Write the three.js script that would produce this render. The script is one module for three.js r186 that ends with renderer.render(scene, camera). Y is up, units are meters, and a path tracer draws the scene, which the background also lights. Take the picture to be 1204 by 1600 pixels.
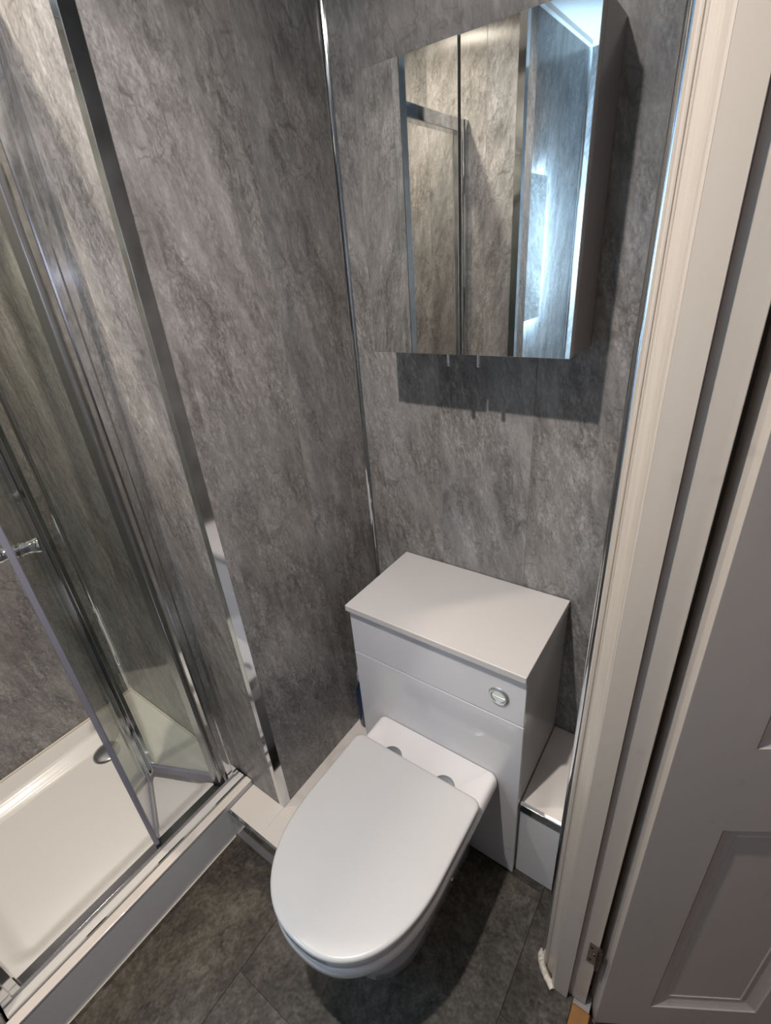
import * as THREE from 'three';
import { RoundedBoxGeometry } from 'three/addons/geometries/RoundedBoxGeometry.js';
import { mergeGeometries, mergeVertices, toCreasedNormals } from 'three/addons/utils/BufferGeometryUtils.js';
import { RectAreaLightUniformsLib } from 'three/addons/lights/RectAreaLightUniformsLib.js';

// ---------------------------------------------------------------- camera, light levels, exposure
const scene = new THREE.Scene();
scene.background = new THREE.Color(0x000000);
const camera = new THREE.PerspectiveCamera(93.17, 1204 / 1600, 0.02, 30);
camera.position.set(0.8784, 1.6078, 1.0775);
camera.rotation.set(-0.4742, 0.6506, -0.0854, 'YXZ');
camera.updateMatrixWorld();

const renderer = new THREE.WebGLRenderer({ antialias: true });
renderer.toneMapping = THREE.LinearToneMapping;
renderer.toneMappingExposure = 0.5;
renderer.shadowMap.enabled = true;
RectAreaLightUniformsLib.init();

const ROOM_SPOT = 17, SHOWER_SPOT = 9, LED_POWER = 1500, UNSEEN_HALL_LAMP = 1.2;  // the hall lamp is out of view, its level set for the door and riser
const SPOT_COLOR = 0xfff6f0, SHOWER_COLOR = 0xfff0de, LED_COLOR = 0xb4dcff, HALL_COLOR = 0xe0e4ff;
const CEIL = 2.42;

// ---------------------------------------------------------------- helpers
let seed = 7;
const rnd = () => { seed = (seed * 1664525 + 1013904223) >>> 0; return seed / 4294967296; };
const used = {};
const numbered = n => { const k = used[n] = (used[n] ?? -1) + 1; return k ? `${n}_${String(k).padStart(3, '0')}` : n; };
function mesh(name, geo, mat, parent = scene) {
  const m = new THREE.Mesh(geo, mat);
  m.name = parent === scene ? numbered(name) : name;
  parent.add(m);
  return m;
}
function group(name, x = 0, y = 0, z = 0, turn = 0, parent = scene) {
  const g = new THREE.Group();
  g.name = parent === scene ? numbered(name) : name;
  g.position.set(x, y, z); g.rotation.y = turn;
  parent.add(g);
  return g;
}
function tag(o, label, category, grp) { o.userData.label = label; o.userData.category = category; if (grp) o.userData.group = grp; return o; }
function struct(o, label) { o.userData.kind = 'structure'; if (label) o.userData.label = label; return o; }

// toCreasedNormals joins points closer than a centimetre, so it is given the shape a thousandfold
const creased = (g, a) => { const c = toCreasedNormals(g.clone().scale(1000, 1000, 1000), a); return c.scale(0.001, 0.001, 0.001); };
// box between two corners, edges rounded by r
function rbox(x0, x1, y0, y1, z0, z1, r = 0.0015, seg = 2) {
  const w = x1 - x0, h = y1 - y0, d = z1 - z0;
  r = Math.min(r, w / 2.01, h / 2.01, d / 2.01);
  return new RoundedBoxGeometry(w, h, d, seg, r).translate((x0 + x1) / 2, (y0 + y1) / 2, (z0 + z1) / 2);
}
// box with one small chamfer on every edge: cheap, for panels and tiles
function cbox(x0, x1, y0, y1, z0, z1, r = 0.001) { return rbox(x0, x1, y0, y1, z0, z1, r, 1); }
// uv in metres from the dominant normal, shifted by (du, dv)
function metreUV(geo, scale = 1, du = 0, dv = 0) {
  const p = geo.attributes.position, n = geo.attributes.normal, uv = new Float32Array(p.count * 2);
  for (let i = 0; i < p.count; i++) {
    const ax = Math.abs(n.getX(i)), ay = Math.abs(n.getY(i)), az = Math.abs(n.getZ(i));
    let u, v;
    if (ax >= ay && ax >= az) { u = p.getZ(i); v = p.getY(i); } else if (ay >= az) { u = p.getX(i); v = p.getZ(i); } else { u = p.getX(i); v = p.getY(i); }
    uv[2 * i] = u * scale + du; uv[2 * i + 1] = v * scale + dv;
  }
  geo.setAttribute('uv', new THREE.BufferAttribute(uv, 2));
  return geo;
}
const cyl = (r0, r1, h, x, y, z, axis = 'y', n = 32) => {
  const g = new THREE.CylinderGeometry(r0, r1, h, n);
  if (axis === 'x') g.rotateZ(-Math.PI / 2); if (axis === 'z') g.rotateX(Math.PI / 2);
  return g.translate(x, y, z);
};
const lathe = (pts, x, y, z, axis = 'y', n = 40) => {
  const g = new THREE.LatheGeometry(pts.map(p => new THREE.Vector2(p[0], p[1])), n);
  if (axis === 'x') g.rotateZ(-Math.PI / 2); if (axis === 'z') g.rotateX(Math.PI / 2);
  return creased(g.translate(x, y, z), 0.6);
};
// horizontal outline [[x, z], ...] extruded from y0 to y1
function prism(pts, y0, y1) {
  const s = new THREE.Shape(pts.map(p => new THREE.Vector2(p[0], -p[1])));
  return new THREE.ExtrudeGeometry(s, { depth: y1 - y0, bevelEnabled: false, curveSegments: 4 }).rotateX(-Math.PI / 2).translate(0, y0, 0);
}

// ---------------------------------------------------------------- procedural textures
function lattice(sd) {
  const t = new Float32Array(65536);
  let s = sd >>> 0;
  for (let i = 0; i < 65536; i++) { s = (s * 1664525 + 1013904223) >>> 0; t[i] = s / 4294967296; }
  return (x, y, px, py) => {                                   // value noise that repeats every px, py cells
    const xi = Math.floor(x), yi = Math.floor(y);
    let fx = x - xi, fy = y - yi; fx = fx * fx * (3 - 2 * fx); fy = fy * fy * (3 - 2 * fy);
    const x0 = ((xi % px) + px) % px, y0 = ((yi % py) + py) % py, x1 = (x0 + 1) % px, y1 = (y0 + 1) % py;
    const a = t[(x0 * 157 + y0 * 419) & 65535], b = t[(x1 * 157 + y0 * 419) & 65535], c = t[(x0 * 157 + y1 * 419) & 65535], d = t[(x1 * 157 + y1 * 419) & 65535];
    return (a + (b - a) * fx) * (1 - fy) + (c + (d - c) * fx) * fy;
  };
}
const n1 = lattice(11), n2 = lattice(23), n3 = lattice(57);
const sm = (a, b, x) => { const t = Math.min(1, Math.max(0, (x - a) / (b - a))); return t * t * (3 - 2 * t); };
function dataTexture(w, h, f, srgb) {
  const d = new Uint8Array(w * h * 4);
  for (let j = 0; j < h; j++) for (let i = 0; i < w; i++) {
    const c = f(i / w, j / h), o = (j * w + i) * 4;
    d[o] = c[0]; d[o + 1] = c[1]; d[o + 2] = c[2]; d[o + 3] = 255;
  }
  const t = new THREE.DataTexture(d, w, h, THREE.RGBAFormat);
  t.wrapS = t.wrapT = THREE.RepeatWrapping; t.magFilter = THREE.LinearFilter; t.minFilter = THREE.LinearMipmapLinearFilter;
  if (srgb) t.colorSpace = THREE.SRGBColorSpace;
  t.needsUpdate = true;
  return t;
}
// smeared grey stone print of the wall panels: 1 m wide, 2.5 m high
const stoneValue = (u, v) => {
  const us = u + 0.5 * v;                                       // slanted smears
  const w1 = n1(u * 9, v * 18, 9, 64) - 0.5, w2 = n2(u * 30, v * 60, 30, 64) - 0.5, w3 = n3(u * 120, v * 280, 120, 512) - 0.5;
  const a = us + 0.02 * w1 + 0.006 * w2, b = v + 0.008 * w2 + 0.006 * w1;
  let c = 0.5;
  c += 0.30 * (n1(a * 10, b * 11, 10, 64) - 0.5) + 0.34 * (n2(a * 26, b * 26, 26, 64) - 0.5);
  c += 0.30 * (n3((a + 0.004 * w3) * 72, b * 58, 72, 128) - 0.5);
  const f1 = n1(us * 190 + 1.2 * w3, v * 150, 190, 512), f2 = n2(us * 360, v * 420, 360, 1024), f3 = n3(u * 512, v * 1200, 512, 2048);
  const rough = 0.6 + 0.6 * sm(0.36, 0.7, n3(a * 24, b * 22, 24, 64));        // the grain comes and goes in patches
  c += rough * (0.30 * (f1 - 0.5) + 0.30 * (f2 - 0.5) + 0.22 * (f3 - 0.5));
  const r = Math.abs(n3(a * 46 + 0.5 * w3, b * 50 + w2, 46, 64) - 0.5) * 2, r2 = Math.abs(n1(a * 120 + w3, b * 140 + 2 * w2, 120, 256) - 0.5) * 2;
  const m = sm(0.54, 0.72, n1(us * 18, v * 22, 18, 64)), m2 = sm(0.5, 0.74, n2(us * 17, v * 20, 17, 64));
  c -= 0.26 * m * (1 - sm(0.0, 0.26, r)) * (0.4 + f2) + 0.30 * m2 * (1 - sm(0, 0.34, r2)) * (0.3 + f1);   // dark scratches of the plaster print
  c += 0.20 * sm(0.60, 0.86, n2(us * 230, v * 170, 230, 512)) * sm(0.40, 0.66, n3(us * 22, v * 24, 22, 64));   // pale flecks
  return c;
};
const stoneMap = dataTexture(1024, 2048, (u, v) => {
  const c = Math.min(1, Math.max(0, stoneValue(u, v))), w = n2(u * 5, v * 8, 5, 8) - 0.5;
  const g = 94 + 70 * c;
  return [g + 2 + 4 * w, g + 0.5, g - 1 - 4 * w];
}, true);
const slateMap = dataTexture(1024, 1024, (u, v) => {
  const w1 = n1(u * 6, v * 6, 6, 6) - 0.5, w2 = n2(u * 17, v * 17, 17, 17) - 0.5;
  const a = u + 0.06 * w1 + 0.02 * w2, b = v - 0.05 * w1 + 0.02 * w2;
  let c = 0.5 + 0.55 * (n1(a * 8, b * 7, 8, 7) - 0.5) + 0.42 * (n2(a * 19, b * 17, 19, 17) - 0.5) + 0.34 * (n3(a * 44, b * 52, 44, 52) - 0.5);
  c += 0.42 * (n1(a * 110, b * 120, 110, 120) - 0.5) + 0.42 * (n2(u * 260, v * 260, 260, 260) - 0.5);
  const r = Math.abs(n3(a * 24, b * 24, 24, 24) - 0.5) * 2;
  c -= 0.26 * sm(0.45, 0.7, n1(u * 9, v * 9, 9, 9)) * (1 - sm(0, 0.14, r));
  c = Math.min(1, Math.max(0, c));
  const g = 24 + 62 * c, k = n2(u * 4, v * 4, 4, 4) - 0.5;
  return [g + 4 + 6 * k, g, g - 8 - 6 * k];
}, true);
const slateBump = dataTexture(512, 512, (u, v) => {
  const c = 255 * (0.5 * n1(u * 40, v * 40, 40, 40) + 0.5 * n2(u * 130, v * 130, 130, 130));
  return [c, c, c];
});
const marbleMap = dataTexture(512, 512, (u, v) => {
  const w = n1(u * 4, v * 4, 4, 4) - 0.5;
  const r = Math.abs(n2(u * 5 + 1.2 * w, v * 7 + w, 5, 7) - 0.5) * 2;
  const g = 226 - 9 * (1 - sm(0, 0.3, r)) + 5 * (n3(u * 9, v * 9, 9, 9) - 0.5);
  return [g, g - 3, g - 7];
}, true);
// brush marks of gloss paint: vertical ridges
const brushBump = dataTexture(512, 512, (u, v) => {
  const c = 255 * (0.55 * n1(u * 60, v * 3, 60, 3) + 0.3 * n2(u * 130, v * 6, 130, 6) + 0.15 * n3(u * 24, v * 24, 24, 24));
  return [c, c, c];
});
const paintMap = dataTexture(512, 512, (u, v) => {
  const g = 222 + 8 * (n1(u * 6, v * 3, 6, 3) - 0.5) - 9 * sm(0.86, 0.97, n3(u * 46, v * 30, 46, 30)) * sm(0.55, 0.8, n2(u * 7, v * 5, 7, 5));
  return [g, g - 6, g - 15];
}, true);
const oakMap = dataTexture(256, 512, (u, v) => {
  const c = 0.6 * n1(u * 22 + n2(u * 3, v * 3, 3, 3) * 2, v * 2, 22, 2) + 0.4 * n3(u * 60, v * 4, 60, 4);
  return [150 + 50 * c, 108 + 44 * c, 58 + 30 * c];
}, true);

// ---------------------------------------------------------------- materials
const std = o => new THREE.MeshStandardMaterial(o);
const phys = o => new THREE.MeshPhysicalMaterial(o);
const M = {
  panel: phys({ map: stoneMap, roughness: 0.27, anisotropy: 0.95 }),
  core: std({ color: 0x8a8784, roughness: 0.9 }),
  slate: std({ map: slateMap, bumpMap: slateBump, bumpScale: 0.0016, roughness: 0.58 }),
  ceiling: std({ color: 0xe8e6e2, roughness: 0.8 }),
  hall: std({ color: 0xb9aea2, roughness: 0.9 }),
  carpet: std({ color: 0x6d655c, roughness: 1 }),
  chrome: std({ color: 0xd4d7da, metalness: 1, roughness: 0.08 }),
  buttonChrome: std({ color: 0xdfe3e1, metalness: 0.9, roughness: 0.3 }),
  track: std({ color: 0x96979a, metalness: 1, roughness: 0.12 }),
  satin: std({ color: 0xb4b6b8, metalness: 1, roughness: 0.25 }),
  darkMetal: std({ color: 0x55565a, metalness: 1, roughness: 0.3 }),
  oldMetal: std({ color: 0x7b7064, metalness: 0.5, roughness: 0.5 }),
  black: std({ color: 0x151515, roughness: 0.5 }),
  gloss: phys({ color: 0xcfcfd2, roughness: 0.35, clearcoat: 1, clearcoatRoughness: 0.03 }),
  worktop: phys({ color: 0xc2bfbd, roughness: 0.38, clearcoat: 0.25, clearcoatRoughness: 0.15 }),
  carcass: phys({ color: 0xbfbdbd, roughness: 0.3, clearcoat: 0.6, clearcoatRoughness: 0.08 }),
  greyBoard: phys({ color: 0x8d8889, roughness: 0.3, clearcoat: 0.5, clearcoatRoughness: 0.08 }),
  lid: phys({ color: 0xc6c5c3, roughness: 0.32, clearcoat: 0.35, clearcoatRoughness: 0.12 }),
  ceramic: phys({ color: 0xe6dfd4, roughness: 0.12, clearcoat: 1, clearcoatRoughness: 0.02 }),
  pan: phys({ color: 0xdfdcdb, roughness: 0.12, clearcoat: 1, clearcoatRoughness: 0.02 }),
  tray: phys({ color: 0xdad8d3, roughness: 0.25, clearcoat: 0.9, clearcoatRoughness: 0.07 }),
  plinth: phys({ color: 0xd2d3d6, roughness: 0.25, clearcoat: 0.8, clearcoatRoughness: 0.05 }),
  marble: phys({ map: marbleMap, color: 0xfdf8f4, roughness: 0.25, clearcoat: 0.8, clearcoatRoughness: 0.05 }),
  sealant: std({ color: 0xcfc7bb, roughness: 0.55 }),
  paint: phys({ map: paintMap, color: 0xd0ccc8, bumpMap: brushBump, bumpScale: 0.0005, roughness: 0.34, clearcoat: 0.35, clearcoatRoughness: 0.2 }),
  doorPaint: phys({ map: paintMap, color: 0xd0ccca, bumpMap: brushBump, bumpScale: 0.0004, roughness: 0.4, clearcoat: 0.2, clearcoatRoughness: 0.25 }),
  mirror: std({ color: 0xe4e6e4, metalness: 1, roughness: 0.015 }),
  glass: phys({ color: 0xf9fcfa, transmission: 1, thickness: 0, roughness: 0.01, ior: 1.5 }),
  seal: phys({ color: 0xb4b4c4, transmission: 0.55, thickness: 0, roughness: 0.25, ior: 1.45 }),
  oak: std({ map: oakMap, color: 0xc4b8a8, roughness: 0.45 }),
  ledGlow: std({ color: 0xffffff, emissive: LED_COLOR, emissiveIntensity: 14, roughness: 0.6 }),
  lampGlow: std({ color: 0xffffff, emissive: 0xfff0dc, emissiveIntensity: 14, roughness: 0.6 }),
  whitePlastic: std({ color: 0xe6e4e0, roughness: 0.4 }),
  bluePlastic: phys({ color: 0x17304e, roughness: 0.25, clearcoat: 0.5 }),
  greyPlastic: std({ color: 0x9a9c9e, roughness: 0.4 }),
};
// the print is 1 m wide and 2.5 m high
const panelUV = (g, k, side = 1) => metreUV2(g, k * 0.37, 0.01, side);
function metreUV2(geo, du, dv, side) {
  metreUV(geo, 1, 0, 0);
  const uv = geo.attributes.uv;
  for (let i = 0; i < uv.count; i++) uv.setXY(i, side * uv.getX(i) + du, uv.getY(i) / 2.5 + dv);
  return geo;
}

// ================================================================ SETTING
const XR = 0.772, ZN = 0.571, XS = -0.872, ZS = 1.27, XV = -0.05, ZE = 2.15, XB = 0.9;   // right wall, nib end, shower back, shower near end, vanity wall, rear wall, back face of the door wall
let pk = 0;
function panels(parent, axis, at, facing, cuts, y0 = 0, y1 = CEIL) {      // PVC boards 12 mm thick with a fine V joint
  for (let i = 0; i + 1 < cuts.length; i++) {
    const a = cuts[i], b = cuts[i + 1], t0 = facing > 0 ? at - 0.012 : at, t1 = facing > 0 ? at : at + 0.012;
    const g = axis === 'z' ? cbox(a, b, y0, y1, t0, t1, 0.0009) : cbox(t0, t1, y0, y1, a, b, 0.0009);
    mesh('wall_panel', panelUV(g, ++pk, axis === 'x' ? -facing : facing), M.panel, parent);
  }
}
const flat = (...a) => metreUV(new THREE.BoxGeometry(a[1] - a[0], a[3] - a[2], a[5] - a[4]).translate((a[0] + a[1]) / 2, (a[2] + a[3]) / 2, (a[4] + a[5]) / 2));

// floor: slate-look tiles with tight bevelled joints
{
  const g = struct(group('floor'), 'dark slate-look tile floor of the bathroom');
  mesh('subfloor', flat(-1.0, XB, -0.08, -0.004, -0.12, 2.3), M.core, g);
  const T = 0.59, xs = [-0.145, 0.137, 0.727, 0.862];
  for (let c = 0; c + 1 < xs.length; c++) for (let k = -1; k < 4; k++) {
    const o = c % 2 ? 0.305 : 0.01, z0 = Math.max(0, o + k * T), z1 = Math.min(ZE, o + (k + 1) * T);
    if (z1 - z0 < 0.012) continue;
    const t = cbox(xs[c] + 0.0002, xs[c + 1] - 0.0002, -0.005, 0, z0 + 0.0002, z1 - 0.0002, 0.0006);
    mesh('floor_tile', metreUV(t, 1, rnd(), rnd()), M.slate, g);
  }
}
{
  const g = struct(group('ceiling'), 'plain white painted ceiling');
  mesh('ceiling_board', flat(-1.0, 2.3, CEIL, CEIL + 0.06, -0.7, 2.6), M.ceiling, g);
}
{ // wall behind toilet
  const g = struct(group('wall_back'), 'grey stone-effect panel wall behind the toilet');
  mesh('wall_core', flat(-1.0, XB, 0, CEIL, -0.12, -0.012), M.core, g);
  panels(g, 'z', 0, 1, [0, 0.263, 0.511, XR]);
}
{ // nib wall left of the toilet, ending at the shower
  const g = struct(group('wall_left'), 'grey stone-effect panel wall left of the toilet');
  mesh('wall_core', flat(-1.0, -0.012, 0, CEIL, -0.012, ZN - 0.012), M.core, g);
  panels(g, 'x', 0, 1, [0, 0.255, 0.512, ZN - 0.0005]);
}
{
  const g = struct(group('wall_shower_end'), 'grey stone-effect panel wall at the end of the shower');
  panels(g, 'z', ZN, 1, [XS, -0.67, -0.42, -0.17, -0.0125]);
}
{
  const g = struct(group('wall_shower_back'), 'grey stone-effect panel wall along the back of the shower');
  mesh('wall_core', flat(-1.0, XS - 0.012, 0, CEIL, ZN - 0.012, 2.3), M.core, g);
  panels(g, 'x', XS, 1, [ZN, 0.82, 1.07, ZS]);
}
{
  const g = struct(group('wall_shower_near'), 'grey stone-effect panel wall closing the near end of the shower');
  mesh('wall_core', flat(XS - 0.012, 0.024 - 0.012, 0, CEIL, ZS + 0.012, ZS + 0.1), M.core, g);
  panels(g, 'z', ZS, -1, [XS, -0.62, -0.37, -0.12, 0.0235]);
}
{
  const g = struct(group('wall_vanity'), 'grey stone-effect panel wall that carries the backlit mirror');
  mesh('wall_core', flat(XS - 0.012, XV - 0.012, 0, CEIL, ZS + 0.1, 2.3), M.core, g);
  panels(g, 'x', XV, 1, [ZS + 0.1, 1.6, 1.85, ZE]);
  mesh('wall_return', panelUV(cbox(0.012, 0.024, 0, CEIL, ZS + 0.0125, ZS + 0.1), 31), M.panel, g);
}
{
  const g = struct(group('wall_rear'), 'grey stone-effect panel wall at the rear of the room');
  mesh('wall_core', flat(XV - 0.02, XB, 0, CEIL, ZE + 0.012, 2.3), M.core, g);
  panels(g, 'z', ZE, -1, [XV, 0.2, 0.45, 0.7, XR]);
}
{ // wall with the doorway: opening z 0.47 .. 1.25, height 2.02
  const g = struct(group('wall_right'), 'panelled wall that holds the doorway');
  mesh('wall_core', flat(XR + 0.012, XB, 0, CEIL, -0.12, 0.43), M.core, g);
  mesh('wall_core', flat(XR + 0.012, XB, 0, CEIL, 1.27, 2.3), M.core, g);
  mesh('wall_core', flat(XR + 0.012, XB, 2.03, CEIL, 0.43, 1.27), M.core, g);
  panels(g, 'x', XR, -1, [0.0005, 0.19, 0.4355]);
  panels(g, 'x', XR, -1, [1.27, 1.5, 1.75, 2.0, ZE]);
  mesh('wall_panel', panelUV(cbox(XR, XR + 0.012, 2.06, CEIL, 0.4365, 1.2695), 41), M.panel, g);
}
{ // hall beyond the doorway
  const g = struct(group('wall_hall'), 'plain hall wall beyond the doorway');
  mesh('wall_board', flat(2.2, 2.3, -0.06, CEIL, -0.7, 2.6), M.hall, g);
  mesh('wall_board', flat(XB, 2.2, -0.06, CEIL, -0.7, -0.62), M.hall, g);
  mesh('wall_board', flat(XB, 2.2, -0.06, CEIL, 2.5, 2.6), M.hall, g);
  mesh('wall_board', flat(XB - 0.02, XB + 0.003, 0, CEIL, -0.62, -0.121), M.hall, g);
  mesh('wall_board', flat(XB - 0.02, XB + 0.003, 0, CEIL, 2.301, 2.5), M.hall, g);
  struct(mesh('floor', flat(0.905, 2.2, -0.12, -0.055, -0.7, 2.6), M.carpet), 'plain hall floor beyond the doorway');
}

// chrome trims
const trim = (n, geo, label, mat = M.chrome) => struct(mesh(`trim_${n}`, geo, mat), label);
const merge = a => mergeGeometries(a.map(g => { const h = g.index ? g.toNonIndexed() : g; for (const k of Object.keys(h.attributes)) if (!['position', 'normal', 'uv'].includes(k)) h.deleteAttribute(k); return h; }));
{
  // internal corner, a stepped cove
  const cove = [[0.0002, 0.0002], [0.014, 0.0002], [0.014, 0.002], [0.0095, 0.003], [0.0065, 0.0048], [0.0048, 0.0065], [0.003, 0.0095], [0.002, 0.014], [0.0002, 0.014]];
  trim(1, prism(cove, 0.131, CEIL), 'thin chrome corner strip between back wall and left wall');
  // external angle of the nib
  const L = merge([cbox(-0.0005, 0.0016, 0.131, CEIL, ZN - 0.026, ZN + 0.0016, 0.0006), cbox(-0.018, -0.0004, 0.131, CEIL, ZN, ZN + 0.0016, 0.0006), cbox(-0.012, -0.0006, 0.131, CEIL, ZN - 0.012, ZN, 0.0002)]);
  trim(2, L, 'chrome angle strip on the outer corner by the shower');
  const q = [];
  for (let i = 0; i <= 8; i++) { const t = i / 8 * Math.PI / 2; q.push([XR + 0.0072 - 0.0092 * Math.cos(t), 0.4315 + 0.0092 * Math.sin(t)]); }
  trim(3, creased(prism([[XR - 0.002, 0.4255], ...q, [XR + 0.0072, 0.4366], [XR - 0.0001, 0.4366], [XR - 0.0001, 0.4255]], 0.0005, CEIL), 0.6), 'chrome edge strip of the wall panels beside the door frame');
  const ic = (x, z, sx, sz) => prism((sx * sz > 0 ? cove : [...cove].reverse()).map(p => [x + sx * p[0], z + sz * p[1]]), 0.157, CEIL);
  trim(4, ic(XS, ZN, 1, 1), 'thin chrome corner strip in the far corner of the shower');
  trim(5, ic(XS, ZS, 1, -1), 'thin chrome corner strip in the near corner of the shower');
  trim(6, merge([cbox(-0.002, 0.0256, 0.0005, CEIL, ZS - 0.0016, ZS - 0.0002, 0.0005), cbox(0.0242, 0.0256, 0.0005, CEIL, ZS - 0.0016, ZS + 0.026, 0.0005)]), 'chrome angle strip on the corner beside the backlit mirror');
  trim(7, prism([...cove].reverse().map(p => [XV + p[0], ZE - p[1]]), 0.0005, CEIL), 'chrome corner strip between vanity wall and rear wall');
  const cv = 0.018;
  trim(8, merge([flat(XV + 0.0005, XV + cv, CEIL - cv, CEIL - 0.0005, ZS + 0.11, ZE - 0.0005), flat(XV + cv, XR - 0.001, CEIL - cv, CEIL - 0.0005, ZE - cv, ZE - 0.0005)]), 'white ceiling strip above the panels', M.ceiling);
}

// door frame: moulded architrave edge, lining with a stop, rebate for the door
{
  const arch = [[XR + 0.004, 0.4368], [0.7795, 0.4408], [0.7815, 0.4465], [0.7835, 0.4495], [0.786, 0.4508], [0.788, 0.4505], [0.789, 0.449], [0.790, 0.4495], [0.7915, 0.4535], [0.793, 0.4545],
    [0.8045, 0.459], [0.8065, 0.4625], [0.8082, 0.4705], [0.8102, 0.4785], [0.8125, 0.4825], [0.816, 0.4846], [0.8166, 0.44], [0.80, 0.432], [XR + 0.004, 0.432]];
  const fr = struct(group('door_frame'), 'cream gloss painted door frame with a beaded edge');
  mesh('architrave', metreUV(creased(prism(arch, 0.0005, 2.06), 0.7)), M.paint, fr);
  mesh('lining', metreUV(cbox(0.8160, 0.8485, 0.0005, 2.03, 0.43, 0.4848, 0.0004)), M.paint, fr);
  mesh('rebate', metreUV(cbox(0.8485, 0.8878, 0.0005, 2.03, 0.43, 0.4725, 0.0008)), M.paint, fr);
  mesh('lining', metreUV(cbox(XR + 0.002, 0.899, 0.0005, 2.03, 1.25, 1.27, 0.0012)), M.paint, fr);
  mesh('head', metreUV(cbox(XR + 0.002, 0.899, 2.0, 2.03, 0.485, 1.25, 0.0012)), M.paint, fr);
  mesh('architrave', metreUV(cbox(XR - 0.016, XR + 0.002, 2.0, 2.06, 0.44, 1.3, 0.003)), M.paint, fr);
  // lumpy bead of filler round the foot of the frame
  const path = new THREE.CatmullRomCurve3([[0.7725, 0.004, 0.428], [0.772, 0.005, 0.441], [0.779, 0.006, 0.457], [0.789, 0.005, 0.468], [0.803, 0.004, 0.478], [0.816, 0.003, 0.4885]].map(p => new THREE.Vector3(...p)));
  const tube = new THREE.TubeGeometry(path, 40, 0.0085, 10), tp = tube.attributes.position;
  for (let i = 0; i < tp.count; i++) { const k = 0.5 + 0.8 * n2(tp.getX(i) * 160, tp.getZ(i) * 160, 97, 97); tp.setY(i, Math.max(0.0003, tp.getY(i) * k + 0.002 * (k - 0.9))); }
  tube.computeVertexNormals();
  mesh('filler_bead', tube, M.sealant, fr);
  // hinge on the rebate
  const hg = group('hinge', 0, 0, 0, 0, fr);
  mesh('hinge_leaf', cbox(0.8685, 0.8868, 0.203, 0.287, 0.4726, 0.4742, 0.0005), M.oldMetal, hg);
  const kn = [];
  for (let i = 0; i < 5; i++) kn.push(cyl(0.0045, 0.0045, 0.0155, 0.8905, 0.2115 + i * 0.017, 0.4775, 'y', 16));
  mesh('hinge_knuckle', merge(kn), M.darkMetal, hg);
  const sc = [];
  for (const [x, y] of [[0.874, 0.22], [0.881, 0.245], [0.874, 0.27]]) sc.push(lathe([[0.0001, 0.0018], [0.002, 0.0016], [0.0034, 0.0006], [0.0036, 0]], x, y, 0.4742, 'z', 14));
  mesh('hinge_screws', merge(sc), M.darkMetal, hg);
}
// oak threshold strip in the doorway
tag(mesh('door_threshold', metreUV(rbox(0.8625, 0.9035, 0.0002, 0.009, 0.486, 1.249, 0.004)), M.oak), 'light oak threshold strip on the floor under the open door', 'threshold');

// panelled door, standing open past a right angle
{
  const d = struct(group('door_1', 0.9148, 0, 0.4755, THREE.MathUtils.degToRad(31)), 'white four-panel door standing open');
  const W = 0.755, B = -0.045, T = 1.98, TH = 0.044;
  const xs = [[0, 0.112], [0.335, 0.425], [0.645, W]], ys = [[B, 0.062], [0.745, 0.945], [1.86, T]];
  for (const [a, b] of xs) mesh('stile', metreUV(a === 0 ? cbox(a, b, B, T, -TH, 0, 0.0012) : new THREE.BoxGeometry(b - a, T - B, TH).translate((a + b) / 2, (T + B) / 2, -TH / 2), 1, a, 0), M.doorPaint, d);
  const open = [[0.112, 0.335], [0.425, 0.645]];
  for (const [a, b] of open) for (const [c, e] of ys) mesh('rail', metreUV(new THREE.BoxGeometry(b - a + 0.004, e - c, TH - 0.0002).translate((a + b) / 2, (c + e) / 2, -TH / 2)), M.doorPaint, d);
  const prof = [[0, 0], [0.002, -0.0028], [0.008, -0.006], [0.016, -0.0092], [0.024, -0.0114], [0.0295, -0.0124], [0.031, -0.0096], [0.0325, -0.0088], [0.0355, -0.0088], [0.037, -0.0108]];
  const ring = (x0, x1, y0, y1) => {
    const v = [];
    const rect = ([o, h]) => [[x0 + o, y0 + o, h], [x1 - o, y0 + o, h], [x1 - o, y1 - o, h], [x0 + o, y1 - o, h]];
    for (let i = 0; i + 1 < prof.length; i++) {
      const A = rect(prof[i]), C = rect(prof[i + 1]);
      for (let k = 0; k < 4; k++) { const l = (k + 1) % 4; v.push(...A[k], ...A[l], ...C[l], ...A[k], ...C[l], ...C[k]); }
    }
    const g = new THREE.BufferGeometry();
    g.setAttribute('position', new THREE.Float32BufferAttribute(v, 3));
    g.computeVertexNormals();
    return metreUV(g);
  };
  for (const [a, b] of open) for (const [c, e] of [[0.062, 0.745], [0.945, 1.86]]) {
    const p = mesh('door_panel', metreUV(cbox(a - 0.004, b + 0.004, c - 0.004, e + 0.004, -TH + 0.008, -0.0106, 0.0003)), M.doorPaint, d);
    mesh('panel_moulding', ring(a, b, c, e), M.doorPaint, p);
  }
}

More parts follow.
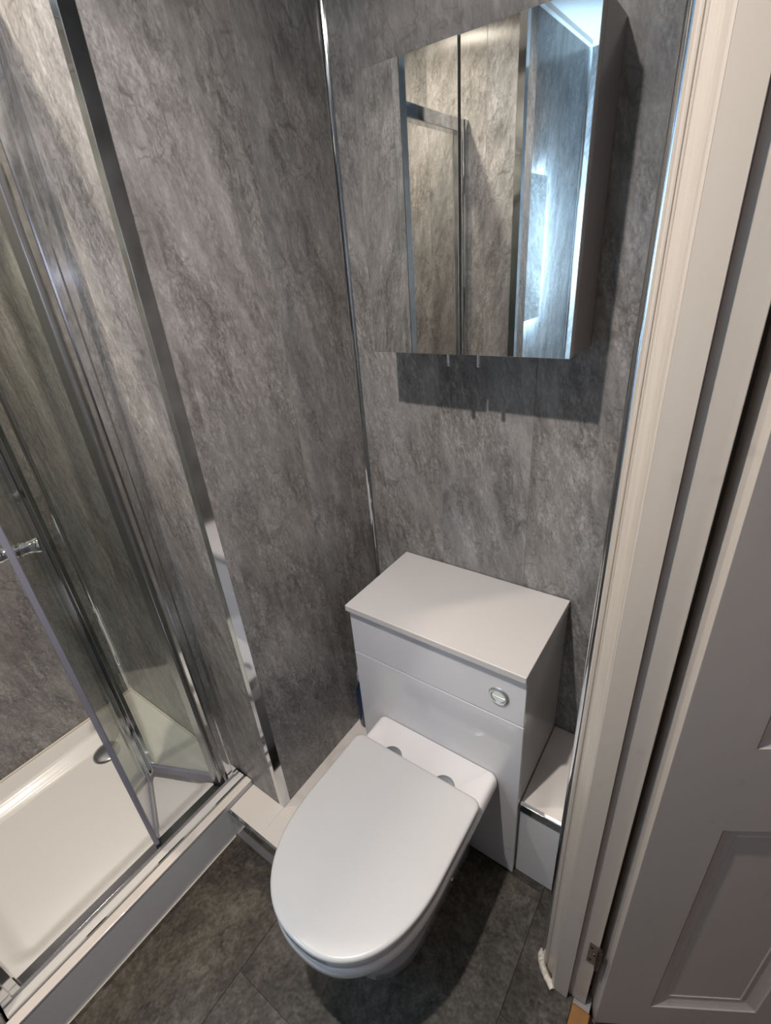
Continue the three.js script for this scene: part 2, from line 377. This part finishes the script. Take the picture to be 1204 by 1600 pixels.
// ================================================================ THINGS
// ---- boxed-in pipes (white marble-effect ledge), low one on the left, tall one on the right
{
  const b = tag(group('pipe_boxing'), 'low white marble-effect boxing with a chrome front edge between shower tray and toilet', 'boxing');
  const top = merge([cbox(-0.142, 0.0002, 0.122, 0.13, ZN + 0.0005, 0.676, 0.0008), cbox(0.0002, 0.118, 0.122, 0.13, 0.0005, 0.676, 0.0008)]);
  mesh('top_board', metreUV(top), M.marble, b);
  mesh('front_board', metreUV(cbox(-0.142, 0.118, 0.0005, 0.122, 0.666, 0.674, 0.0008)), M.plinth, b);
  mesh('side_board', metreUV(cbox(0.11, 0.118, 0.0005, 0.122, 0.0005, 0.666, 0.0008)), M.plinth, b);
  mesh('chrome_edge', merge([cbox(-0.14, 0.1195, 0.092, 0.1318, 0.6742, 0.677, 0.0008), cbox(-0.14, 0.1195, 0.1302, 0.1318, 0.668, 0.677, 0.0006)]), M.chrome, b);
  const c = tag(group('pipe_boxing'), 'tall white marble-effect boxing with a chrome front edge between toilet unit and door frame', 'boxing');
  mesh('top_board', metreUV(cbox(0.6385, 0.7715, 0.302, 0.31, 0.0005, 0.286, 0.0008)), M.marble, c);
  mesh('front_board', metreUV(cbox(0.6385, 0.7715, 0.0005, 0.302, 0.276, 0.284, 0.0008)), M.plinth, c);
  mesh('chrome_edge', merge([cbox(0.6385, 0.7705, 0.283, 0.3118, 0.2842, 0.287, 0.0008), cbox(0.6385, 0.7705, 0.3102, 0.3118, 0.276, 0.287, 0.0006)]), M.chrome, c);
}

// ---- toilet unit
{
  const g = tag(group('toilet_cabinet'), 'white gloss toilet unit with a flat worktop against the back wall', 'cabinet');
  const x0 = 0.132, x1 = 0.637, H = 0.79;
  mesh('worktop', rbox(x0 - 0.002, x1 + 0.002, H - 0.019, H, 0.0025, 0.3135, 0.0022, 3), M.worktop, g);
  mesh('side_panel', cbox(x0, x0 + 0.016, 0.0005, H - 0.0195, 0.003, 0.281, 0.0008), M.carcass, g);
  mesh('side_panel', cbox(x1 - 0.016, x1, 0.0005, H - 0.0195, 0.003, 0.281, 0.0008), M.carcass, g);
  const up = mesh('upper_front', rbox(x0, x1, 0.618, H - 0.0215, 0.282, 0.300, 0.0018, 3), M.gloss, g);
  mesh('lower_front', rbox(x0, x1, 0.106, 0.6155, 0.282, 0.300, 0.0018, 3), M.gloss, g);
  mesh('kick_board', rbox(x0, x1, 0.0005, 0.1035, 0.282, 0.2985, 0.0014, 3), M.gloss, g);
  // dual flush button
  const fb = group('flush_button', 0.573, 0.687, 0.300, 0, g);
  mesh('button_ring', lathe([[0.0165, 0.0], [0.0165, 0.0035], [0.018, 0.005], [0.0225, 0.0045], [0.0255, 0.0025], [0.0262, 0]], 0, 0, 0.0002, 'z', 48), M.buttonChrome, fb);
  const half = (s) => {
    const sh = new THREE.Shape(); const r = 0.0158, o = 0.0009;
    const a0 = Math.asin(o / r);
    sh.absarc(0, 0, r, a0, Math.PI - a0, false); sh.closePath();
    const ge = new THREE.ExtrudeGeometry(sh, { depth: 0.002, bevelEnabled: true, bevelThickness: 0.0012, bevelSize: 0.0006, bevelSegments: 3, curveSegments: 24 });
    if (s < 0) ge.rotateZ(Math.PI);
    return ge;
  };
  mesh('push_button', half(1), M.buttonChrome, fb); mesh('push_button', half(-1), M.buttonChrome, fb);
}

// ---- toilet
{
  const CX = 0.394;
  const t = tag(group('toilet'), 'white back-to-wall toilet with closed lid in front of the gloss unit', 'toilet');
  // outline: straight back with small corner radii, straight sides, superelliptic front
  const outline = (cx, hw, zb, zc, zf, rc, n = 2.3) => {
    const p = [];
    for (let i = 0; i <= 8; i++) p.push([cx - hw + rc + (2 * hw - 2 * rc) * i / 8, zb]);
    for (let i = 1; i <= 6; i++) { const a = i / 6 * Math.PI / 2; p.push([cx + hw - rc + rc * Math.sin(a), zb + rc - rc * Math.cos(a)]); }
    for (let i = 1; i <= 6; i++) p.push([cx + hw, zb + rc + (zc - zb - rc) * i / 6]);
    for (let i = 1; i < 48; i++) {
      const a = Math.PI * i / 48, c = Math.cos(a), s = Math.sin(a);
      p.push([cx + hw * Math.sign(c) * Math.abs(c) ** (2 / n), zc + (zf - zc) * s ** (2 / n)]);
    }
    for (let i = 0; i <= 6; i++) p.push([cx - hw, zc + (zb + rc - zc) * i / 6]);
    for (let i = 5; i > 0; i--) { const a = i / 6 * Math.PI / 2; p.push([cx - hw + rc - rc * Math.sin(a), zb + rc - rc * Math.cos(a)]); }
    return p;
  };
  // rings: [y, outline]; lofted and capped at both ends
  const loft = (rings, crease = 0.5) => {
    const n = rings[0][1].length, pos = [], idx = [];
    for (const [y, o] of rings) for (const [x, z] of o) pos.push(x, y, z);
    for (let r = 0; r + 1 < rings.length; r++) for (let i = 0; i < n; i++) {
      const a = r * n + i, b = r * n + (i + 1) % n, c = a + n, d = b + n;
      idx.push(a, c, b, b, c, d);
    }
    const cap = (r, upw) => {
      const [y, o] = rings[r]; let x = 0, z = 0; for (const q of o) { x += q[0] / n; z += q[1] / n; }
      const k = pos.length / 3; pos.push(x, y, z);
      for (let i = 0; i < n; i++) { const a = r * n + i, b = r * n + (i + 1) % n; upw ? idx.push(a, k, b) : idx.push(a, b, k); }
    };
    cap(0, false); cap(rings.length - 1, true);
    const g = new THREE.BufferGeometry();
    g.setAttribute('position', new THREE.Float32BufferAttribute(pos, 3)); g.setIndex(idx);
    const c = creased(g.toNonIndexed(), crease);
    return metreUV(c);
  };
  const P = (y, hw, zf, zc, rc = 0.011) => [y, outline(CX, hw, 0.3015, zc, zf, rc)];
  mesh('pan', loft([P(0.0005, 0.111, 0.722, 0.57), P(0.004, 0.113, 0.726, 0.57), P(0.06, 0.115, 0.733, 0.57), P(0.13, 0.117, 0.742, 0.565), P(0.20, 0.127, 0.765, 0.57), P(0.26, 0.143, 0.79, 0.58), P(0.305, 0.158, 0.812, 0.59),
    P(0.325, 0.166, 0.823, 0.592), P(0.335, 0.174, 0.833, 0.595), P(0.347, 0.183, 0.848, 0.598), P(0.362, 0.1875, 0.853, 0.60), P(0.378, 0.1885, 0.8545, 0.60), P(0.39, 0.187, 0.853, 0.60), P(0.3965, 0.183, 0.849, 0.60), P(0.3995, 0.178, 0.844, 0.60), P(0.4, 0.170, 0.834, 0.60, 0.012)], 0.7), M.pan, t);
  const S = (y, hw, zb, zf, rc) => [y, outline(0.3985, hw, zb, 0.60, zf, rc)];
  mesh('seat', loft([S(0.4035, 0.181, 0.418, 0.848, 0.02), S(0.406, 0.184, 0.415, 0.851, 0.02), S(0.418, 0.184, 0.415, 0.851, 0.02), S(0.4205, 0.182, 0.417, 0.849, 0.02)]), M.lid, t);
  mesh('lid', loft([S(0.4235, 0.185, 0.413, 0.853, 0.021), S(0.425, 0.187, 0.411, 0.855, 0.021), S(0.439, 0.1875, 0.4105, 0.8555, 0.021), S(0.4425, 0.1868, 0.4112, 0.8548, 0.021), S(0.4448, 0.1845, 0.4135, 0.8525, 0.021), S(0.4457, 0.180, 0.418, 0.848, 0.02),
    S(0.4464, 0.150, 0.448, 0.818, 0.02), S(0.4468, 0.10, 0.498, 0.76, 0.02)], 0.9), M.lid, t);
  for (const x of [0.312, 0.474]) mesh('hinge_cap', lathe([[0.0001, 0.006], [0.022, 0.006], [0.0275, 0.0048], [0.0292, 0.0025], [0.0295, 0]], x, 0.4001, 0.401, 'y', 36), M.satin, t).userData.label = 'round grey metal hinge cap';
  mesh('fixing_cap', lathe([[0.0001, 0.009], [0.0055, 0.008], [0.0092, 0.0045], [0.0102, 0]], CX + 0.1125, 0.045, 0.43, 'x', 24), M.satin, t).userData.label = 'small round metal fixing cap';
}

// ---- mirror cabinet
{
  const x0 = 0.1735, x1 = 0.6184, y0 = 1.4256, y1 = 1.9245, xm = (x0 + x1) / 2;
  const g = tag(group('mirror_cabinet'), 'two-door mirrored cabinet with chrome knobs on the back wall', 'cabinet');
  mesh('carcass', cbox(x0 + 0.001, x1 - 0.001, y0 + 0.001, y1 - 0.001, 0.0025, 0.119, 0.001), M.greyBoard, g);
  for (const [a, b, kx] of [[x0, xm - 0.0015, 0.364], [xm + 0.0015, x1, 0.432]]) {
    const c = (a + b) / 2, d = group('door', c, y0, 0.131, THREE.MathUtils.degToRad(-0.9), g), w = (b - a) / 2, h = y1 - y0;
    d.userData.label = 'mirrored door';
    mesh('door_board', cbox(-w, w, 0, h, -0.009, 0.0065, 0.0006), M.greyBoard, d);
    mesh('mirror_glass', cbox(-w, w, 0, h, 0.0067, 0.0108, 0.0008), M.mirror, d);
    const k = lathe([[0.0001, -0.024], [0.0038, -0.024], [0.0045, -0.0232], [0.0045, -0.020], [0.0038, -0.0192], [0.0038, -0.0186], [0.0045, -0.0178], [0.0045, 0]], kx - c, -0.0005, 0.002, 'y', 20);
    mesh('knob', k, M.chrome, d);
  }
}

// ---- shower tray
{
  const g = tag(group('shower_tray'), 'low white shower tray with a raised rim and round drain', 'shower tray');
  const x0 = XS + 0.001, x1 = -0.172, z0 = ZN + 0.001, z1 = ZS - 0.001, yt = 0.155;
  const bx0 = -0.785, bx1 = -0.247, bz0 = 0.628, bz1 = 1.228, R = 0.06;
  const nx = 110, nz = 108, pos = [], uv = [], idx = [];
  const sd = (x, z) => {                                       // signed distance to the rounded basin outline (inside positive)
    const cx = (bx0 + bx1) / 2, cz = (bz0 + bz1) / 2, qx = Math.abs(x - cx) - ((bx1 - bx0) / 2 - R), qz = Math.abs(z - cz) - ((bz1 - bz0) / 2 - R);
    return -(Math.hypot(Math.max(qx, 0), Math.max(qz, 0)) + Math.min(Math.max(qx, qz), 0) - R);
  };
  for (let j = 0; j <= nz; j++) for (let i = 0; i <= nx; i++) {
    const x = x0 + (x1 - x0) * i / nx, z = z0 + (z1 - z0) * j / nz, d = sd(x, z);
    let y = yt - 0.026 * sm(-0.006, 0.045, d);
    if (d > 0.045) y -= 0.006 * Math.max(0, 1 - Math.hypot(x + 0.695, z - 0.775) / 0.55);   // fall to the drain
    pos.push(x, y, z); uv.push(x, z);
  }
  for (let j = 0; j < nz; j++) for (let i = 0; i < nx; i++) { const a = j * (nx + 1) + i; idx.push(a, a + nx + 1, a + 1, a + 1, a + nx + 1, a + nx + 2); }
  const top = new THREE.BufferGeometry();
  top.setAttribute('position', new THREE.Float32BufferAttribute(pos, 3)); top.setAttribute('uv', new THREE.Float32BufferAttribute(uv, 2)); top.setIndex(idx); top.computeVertexNormals();
  const skirt = merge([flat(x0, x1, 0.0005, 0.1, z0, z1), flat(x1 - 0.004, x1, 0.1, yt, z0, z1), flat(x0, x0 + 0.004, 0.1, yt, z0, z1), flat(x0, x1, 0.1, yt, z0, z0 + 0.004), flat(x0, x1, 0.1, yt, z1 - 0.004, z1)]);
  mesh('basin', merge([top, skirt]), M.tray, g);
  mesh('sealant_bead', merge([rbox(x0, x0 + 0.008, yt - 0.001, yt + 0.007, z0, z1, 0.003), rbox(x0, -0.242, yt - 0.001, yt + 0.006, z0, z0 + 0.007, 0.003)]), M.sealant, g);
  const dr = mesh('drain_cover', lathe([[0.0001, 0.0115], [0.03, 0.0105], [0.042, 0.0075], [0.046, 0.003], [0.0465, 0]], -0.695, 0.1235, 0.775, 'y', 48), M.satin, g);
  dr.userData.label = 'round grey metal drain cover';
}
// front riser that closes the space under the tray
{
  const g = tag(group('tray_riser'), 'long white riser board along the front of the shower tray', 'riser');
  mesh('riser_board', metreUV(cbox(-0.160, -0.1445, 0.0005, 0.1462, ZN + 0.0015, 1.9, 0.001)), M.plinth, g);
  mesh('top_strip', metreUV(rbox(-0.1688, -0.1425, 0.146, 0.1535, ZN + 0.0015, 1.9, 0.0025, 3)), M.marble, g);
  mesh('sealant_bead', merge([rbox(-0.1445, -0.1395, 0.0003, 0.004, 0.677, 1.9, 0.0019)]), M.sealant, g);
}

// ---- bifold shower door
{
  const g = tag(group('shower_door'), 'chrome framed bifold glass shower door folded open into the shower', 'shower door');
  const Y0 = 0.1565, YT = 2.06;
  // wall profiles: stepped aluminium channels
  const far = [[-0.236, ZN + 0.0005], [-0.194, ZN + 0.0005], [-0.194, 0.598], [-0.198, 0.600], [-0.198, 0.617], [-0.205, 0.6195], [-0.226, 0.6195], [-0.233, 0.617], [-0.233, 0.600], [-0.236, 0.598]];
  mesh('wall_profile', prism([...far].reverse(), Y0 + 0.013, YT), M.chrome, g);
  mesh('wall_profile', prism(far.map(([x, z]) => [x, ZS + ZN - z]), Y0 + 0.013, YT), M.chrome, g);
  mesh('header_rail', rbox(-0.236, -0.194, YT - 0.042, YT, 0.62, ZS + ZN - 0.62, 0.003), M.chrome, g);
  mesh('bottom_track', rbox(-0.225, -0.1985, Y0 - 0.001, Y0 + 0.0125, ZN + 0.0005, ZS - 0.0005, 0.0012), M.track, g);
  // leaf: local x runs along the pane
  const leaf = (ax, az, bx, bz, free) => {
    const L = Math.hypot(bx - ax, bz - az), l = group('door_leaf', ax, 0, az, -Math.atan2(bz - az, bx - ax), g);
    const y0 = 0.196, y1 = 2.012;
    mesh('glass_pane', cbox(0.006, L - 0.006, y0, y1, -0.003, 0.003, 0.0006), M.glass, l);
    mesh('bottom_seal', merge([rbox(0.004, L - 0.004, y0 - 0.021, y0 + 0.008, -0.0055, 0.0055, 0.002)]), M.seal, l);
    mesh('top_rail', rbox(0.004, L - 0.004, y1 - 0.006, y1 + 0.006, -0.006, 0.006, 0.002), M.satin, l);
    return [l, L, y0, y1];
  };
  const A = [-0.216, 0.640], J = [-0.459, 0.744], B = [-0.208, 0.862];
  const [l1, L1, y0, y1] = leaf(...A, ...J);
  mesh('hinge_profile', merge([rbox(-0.010, 0.012, y0 - 0.02, y1 + 0.006, -0.009, 0.009, 0.004), rbox(0.010, 0.018, y0 - 0.012, y1, -0.0065, 0.0065, 0.002)]), M.satin, l1);
  mesh('joint_profile', merge([rbox(L1 - 0.030, L1 - 0.006, y0 - 0.016, y1 + 0.006, -0.008, 0.008, 0.002), rbox(L1 - 0.007, L1 + 0.006, y0 - 0.016, y1 + 0.006, -0.0085, 0.0085, 0.004)]), M.chrome, l1);
  mesh('pivot_block', merge([rbox(-0.014, 0.016, 0.168, 0.178, -0.010, 0.010, 0.002), cyl(0.004, 0.004, 0.02, 0, 0.174, 0, 'y', 14)]), M.black, l1).userData.label = 'black pivot foot';
  const [l2, L2] = leaf(...J, ...B);
  mesh('joint_profile', merge([rbox(0.008, 0.034, y0 - 0.016, y1 + 0.006, -0.008, 0.008, 0.002), rbox(0.0338, 0.0375, y0 - 0.012, y1, -0.0045, 0.0045, 0.001)]), M.chrome, l2);
  mesh('joint_gasket', merge([rbox(0.0035, 0.0085, y0 - 0.012, y1 + 0.004, -0.006, 0.006, 0.002), rbox(-0.008, 0.02, 0.168, 0.184, -0.011, 0.011, 0.003)]), M.black, l2);
  mesh('edge_seal', merge([rbox(L2 - 0.009, L2 + 0.003, y0 - 0.02, y1, -0.0065, 0.0065, 0.0025)]), M.seal, l2).userData.label = 'translucent grey sealing strip';
  const kz = s => lathe([[0.0001, 0.036], [0.0145, 0.036], [0.0168, 0.0345], [0.0172, 0.030], [0.0155, 0.0245], [0.0138, 0.021], [0.0138, 0.0125], [0.0122, 0.012], [0.0122, 0.0105], [0.0138, 0.010], [0.0138, 0.003], [0.0155, 0.0026], [0.0155, 0]], 0, 0, 0, 'z', 36);
  const kn = group('door_knob', L2 - 0.07, 1.135, 0, 0, l2);
  const ka = mesh('knob', merge([kz().translate(0, 0, 0.0032), kz().rotateY(Math.PI).translate(0, 0, -0.0032)]), M.chrome, l2);
  ka.position.copy(kn.position); l2.remove(kn);
}

// ---- blue spray bottle behind the toilet unit
{
  const g = tag(group('spray_bottle', 0.037, 0.1305, 0.175, 0.5), 'dark blue spray bottle with a grey trigger, half hidden behind the toilet unit', 'bottle');
  mesh('bottle_body', lathe([[0.0001, 0], [0.03, 0], [0.034, 0.004], [0.034, 0.14], [0.031, 0.165], [0.022, 0.19], [0.0135, 0.205], [0.0125, 0.225], [0.0001, 0.225]], 0, 0, 0), M.bluePlastic, g);
  const h = mesh('spray_head', merge([cyl(0.015, 0.015, 0.026, 0, 0.236, 0, 'y', 24), rbox(-0.012, 0.012, 0.249, 0.285, -0.022, 0.05, 0.007), cyl(0.006, 0.007, 0.014, 0, 0.27, 0.056, 'z', 16)]), M.greyPlastic, g);
  const tr = new THREE.TubeGeometry(new THREE.CatmullRomCurve3([[0, 0.252, 0.034], [0, 0.232, 0.040], [0, 0.212, 0.038], [0, 0.198, 0.046]].map(p => new THREE.Vector3(...p))), 16, 0.0045, 8);
  mesh('trigger', tr, M.greyPlastic, h);
}

// ---- backlit mirror on the vanity wall
{
  const z0 = 1.372, z1 = 1.615, y0 = 1.325, y1 = 1.88, xf = XV + 0.045;
  const g = tag(group('led_mirror'), 'backlit mirror with a cool white glow, seen in the cabinet mirror', 'mirror');
  mesh('mirror_glass', cbox(xf - 0.005, xf, y0, y1, z0, z1, 0.001), M.mirror, g);
  mesh('back_box', cbox(XV + 0.001, xf - 0.0052, y0 + 0.03, y1 - 0.03, z0 + 0.03, z1 - 0.03, 0.001), M.whitePlastic, g);
  const e = 0.02, s = [];
  const xa = XV + 0.012, xb = xf - 0.008;
  s.push(cbox(xa, xb, y0 + e, y0 + e + 0.006, z0 + e, z1 - e), cbox(xa, xb, y1 - e - 0.006, y1 - e, z0 + e, z1 - e), cbox(xa, xb, y0 + e, y1 - e, z0 + e, z0 + e + 0.006), cbox(xa, xb, y0 + e, y1 - e, z1 - e - 0.006, z1 - e));
  mesh('led_strip', merge(s), M.ledGlow, g);
  const xm = (xa + xb) / 2, w = xb - xa;
  const rect = (y, z, wy, wz, ty, tz, k) => {                     // a glowing strip that faces outwards along the wall
    const l = new THREE.RectAreaLight(LED_COLOR, LED_POWER * k, w, Math.max(wy, wz));
    l.position.set(xm, y, z); g.add(l);
    l.up.set(0, wy ? 1 : 0, wy ? 0 : 1);
    const t = new THREE.Vector3(xm, y + ty, z + tz);
    l.lookAt(t);
  };
  const yc = (y0 + y1) / 2, zc = (z0 + z1) / 2, H = y1 - y0 - 2 * e, Wd = z1 - z0 - 2 * e;
  rect(yc, z1 - e + 0.002, H, 0, 0, 1, 1.5); rect(yc, z0 + e - 0.002, H, 0, 0, -1, 1);
  rect(y1 - e + 0.002, zc, 0, Wd, 1, 0, 0.1); rect(y0 + e - 0.002, zc, 0, Wd, -1, 0, 0.4);
}

// ---- ceiling spotlights
function spot(x, z, color, power, label, angle) {
  const g = tag(group('ceiling_spotlight', x, CEIL, z), label, 'spotlight', 'ceiling spotlights');
  mesh('bezel', lathe([[0.026, 0.0], [0.026, -0.002], [0.03, -0.005], [0.041, -0.004], [0.043, -0.0002]], 0, 0, 0, 'y', 40), M.satin, g);
  mesh('lamp_glass', cyl(0.0255, 0.0255, 0.002, 0, -0.0015, 0, 'y', 32), M.lampGlow, g);
  const l = new THREE.SpotLight(color, power, 0, angle, 1, 2);
  l.position.set(0, -0.012, 0); l.target.position.set(0, -2, 0);
  l.castShadow = true; l.shadow.radius = 1; l.shadow.mapSize.set(2048, 2048); l.shadow.camera.near = 0.02; l.shadow.bias = -0.0005;
  g.add(l, l.target);
}
spot(0.405, 1.01, SPOT_COLOR, ROOM_SPOT, 'round recessed ceiling spotlight in front of the toilet', 1.46);
spot(-0.34, 0.93, SHOWER_COLOR, SHOWER_SPOT, 'round recessed ceiling spotlight over the shower tray', 1.46);

// ---- unseen hall lamp behind the camera, placed to light door, jamb and riser
{
  const g = tag(group('unseen_hall_lamp', 2.2, 1.68, 1.2, -Math.PI / 2), 'unseen lamp on the hall wall, out of view, placed to light the door and riser', 'lamp');
  mesh('back_plate', lathe([[0.052, 0], [0.05, 0.006], [0.04, 0.012], [0.0001, 0.014]].reverse(), 0, 0, 0.0005, 'z', 32), M.whitePlastic, g);
  mesh('lamp_shade', new THREE.SphereGeometry(0.032, 32, 20).translate(0, 0, 0.044), std({ color: 0xffffff, emissive: HALL_COLOR, emissiveIntensity: 8, roughness: 0.6 }), g);
  const l = new THREE.PointLight(HALL_COLOR, UNSEEN_HALL_LAMP, 0, 2);
  l.position.set(0, 0, 0.044); l.castShadow = true; l.shadow.radius = 1.5; l.shadow.bias = -0.0005;
  g.add(l);
}

scene.traverse(o => { if (o.isMesh) { o.castShadow = true; o.receiveShadow = true; } });
renderer.render(scene, camera);
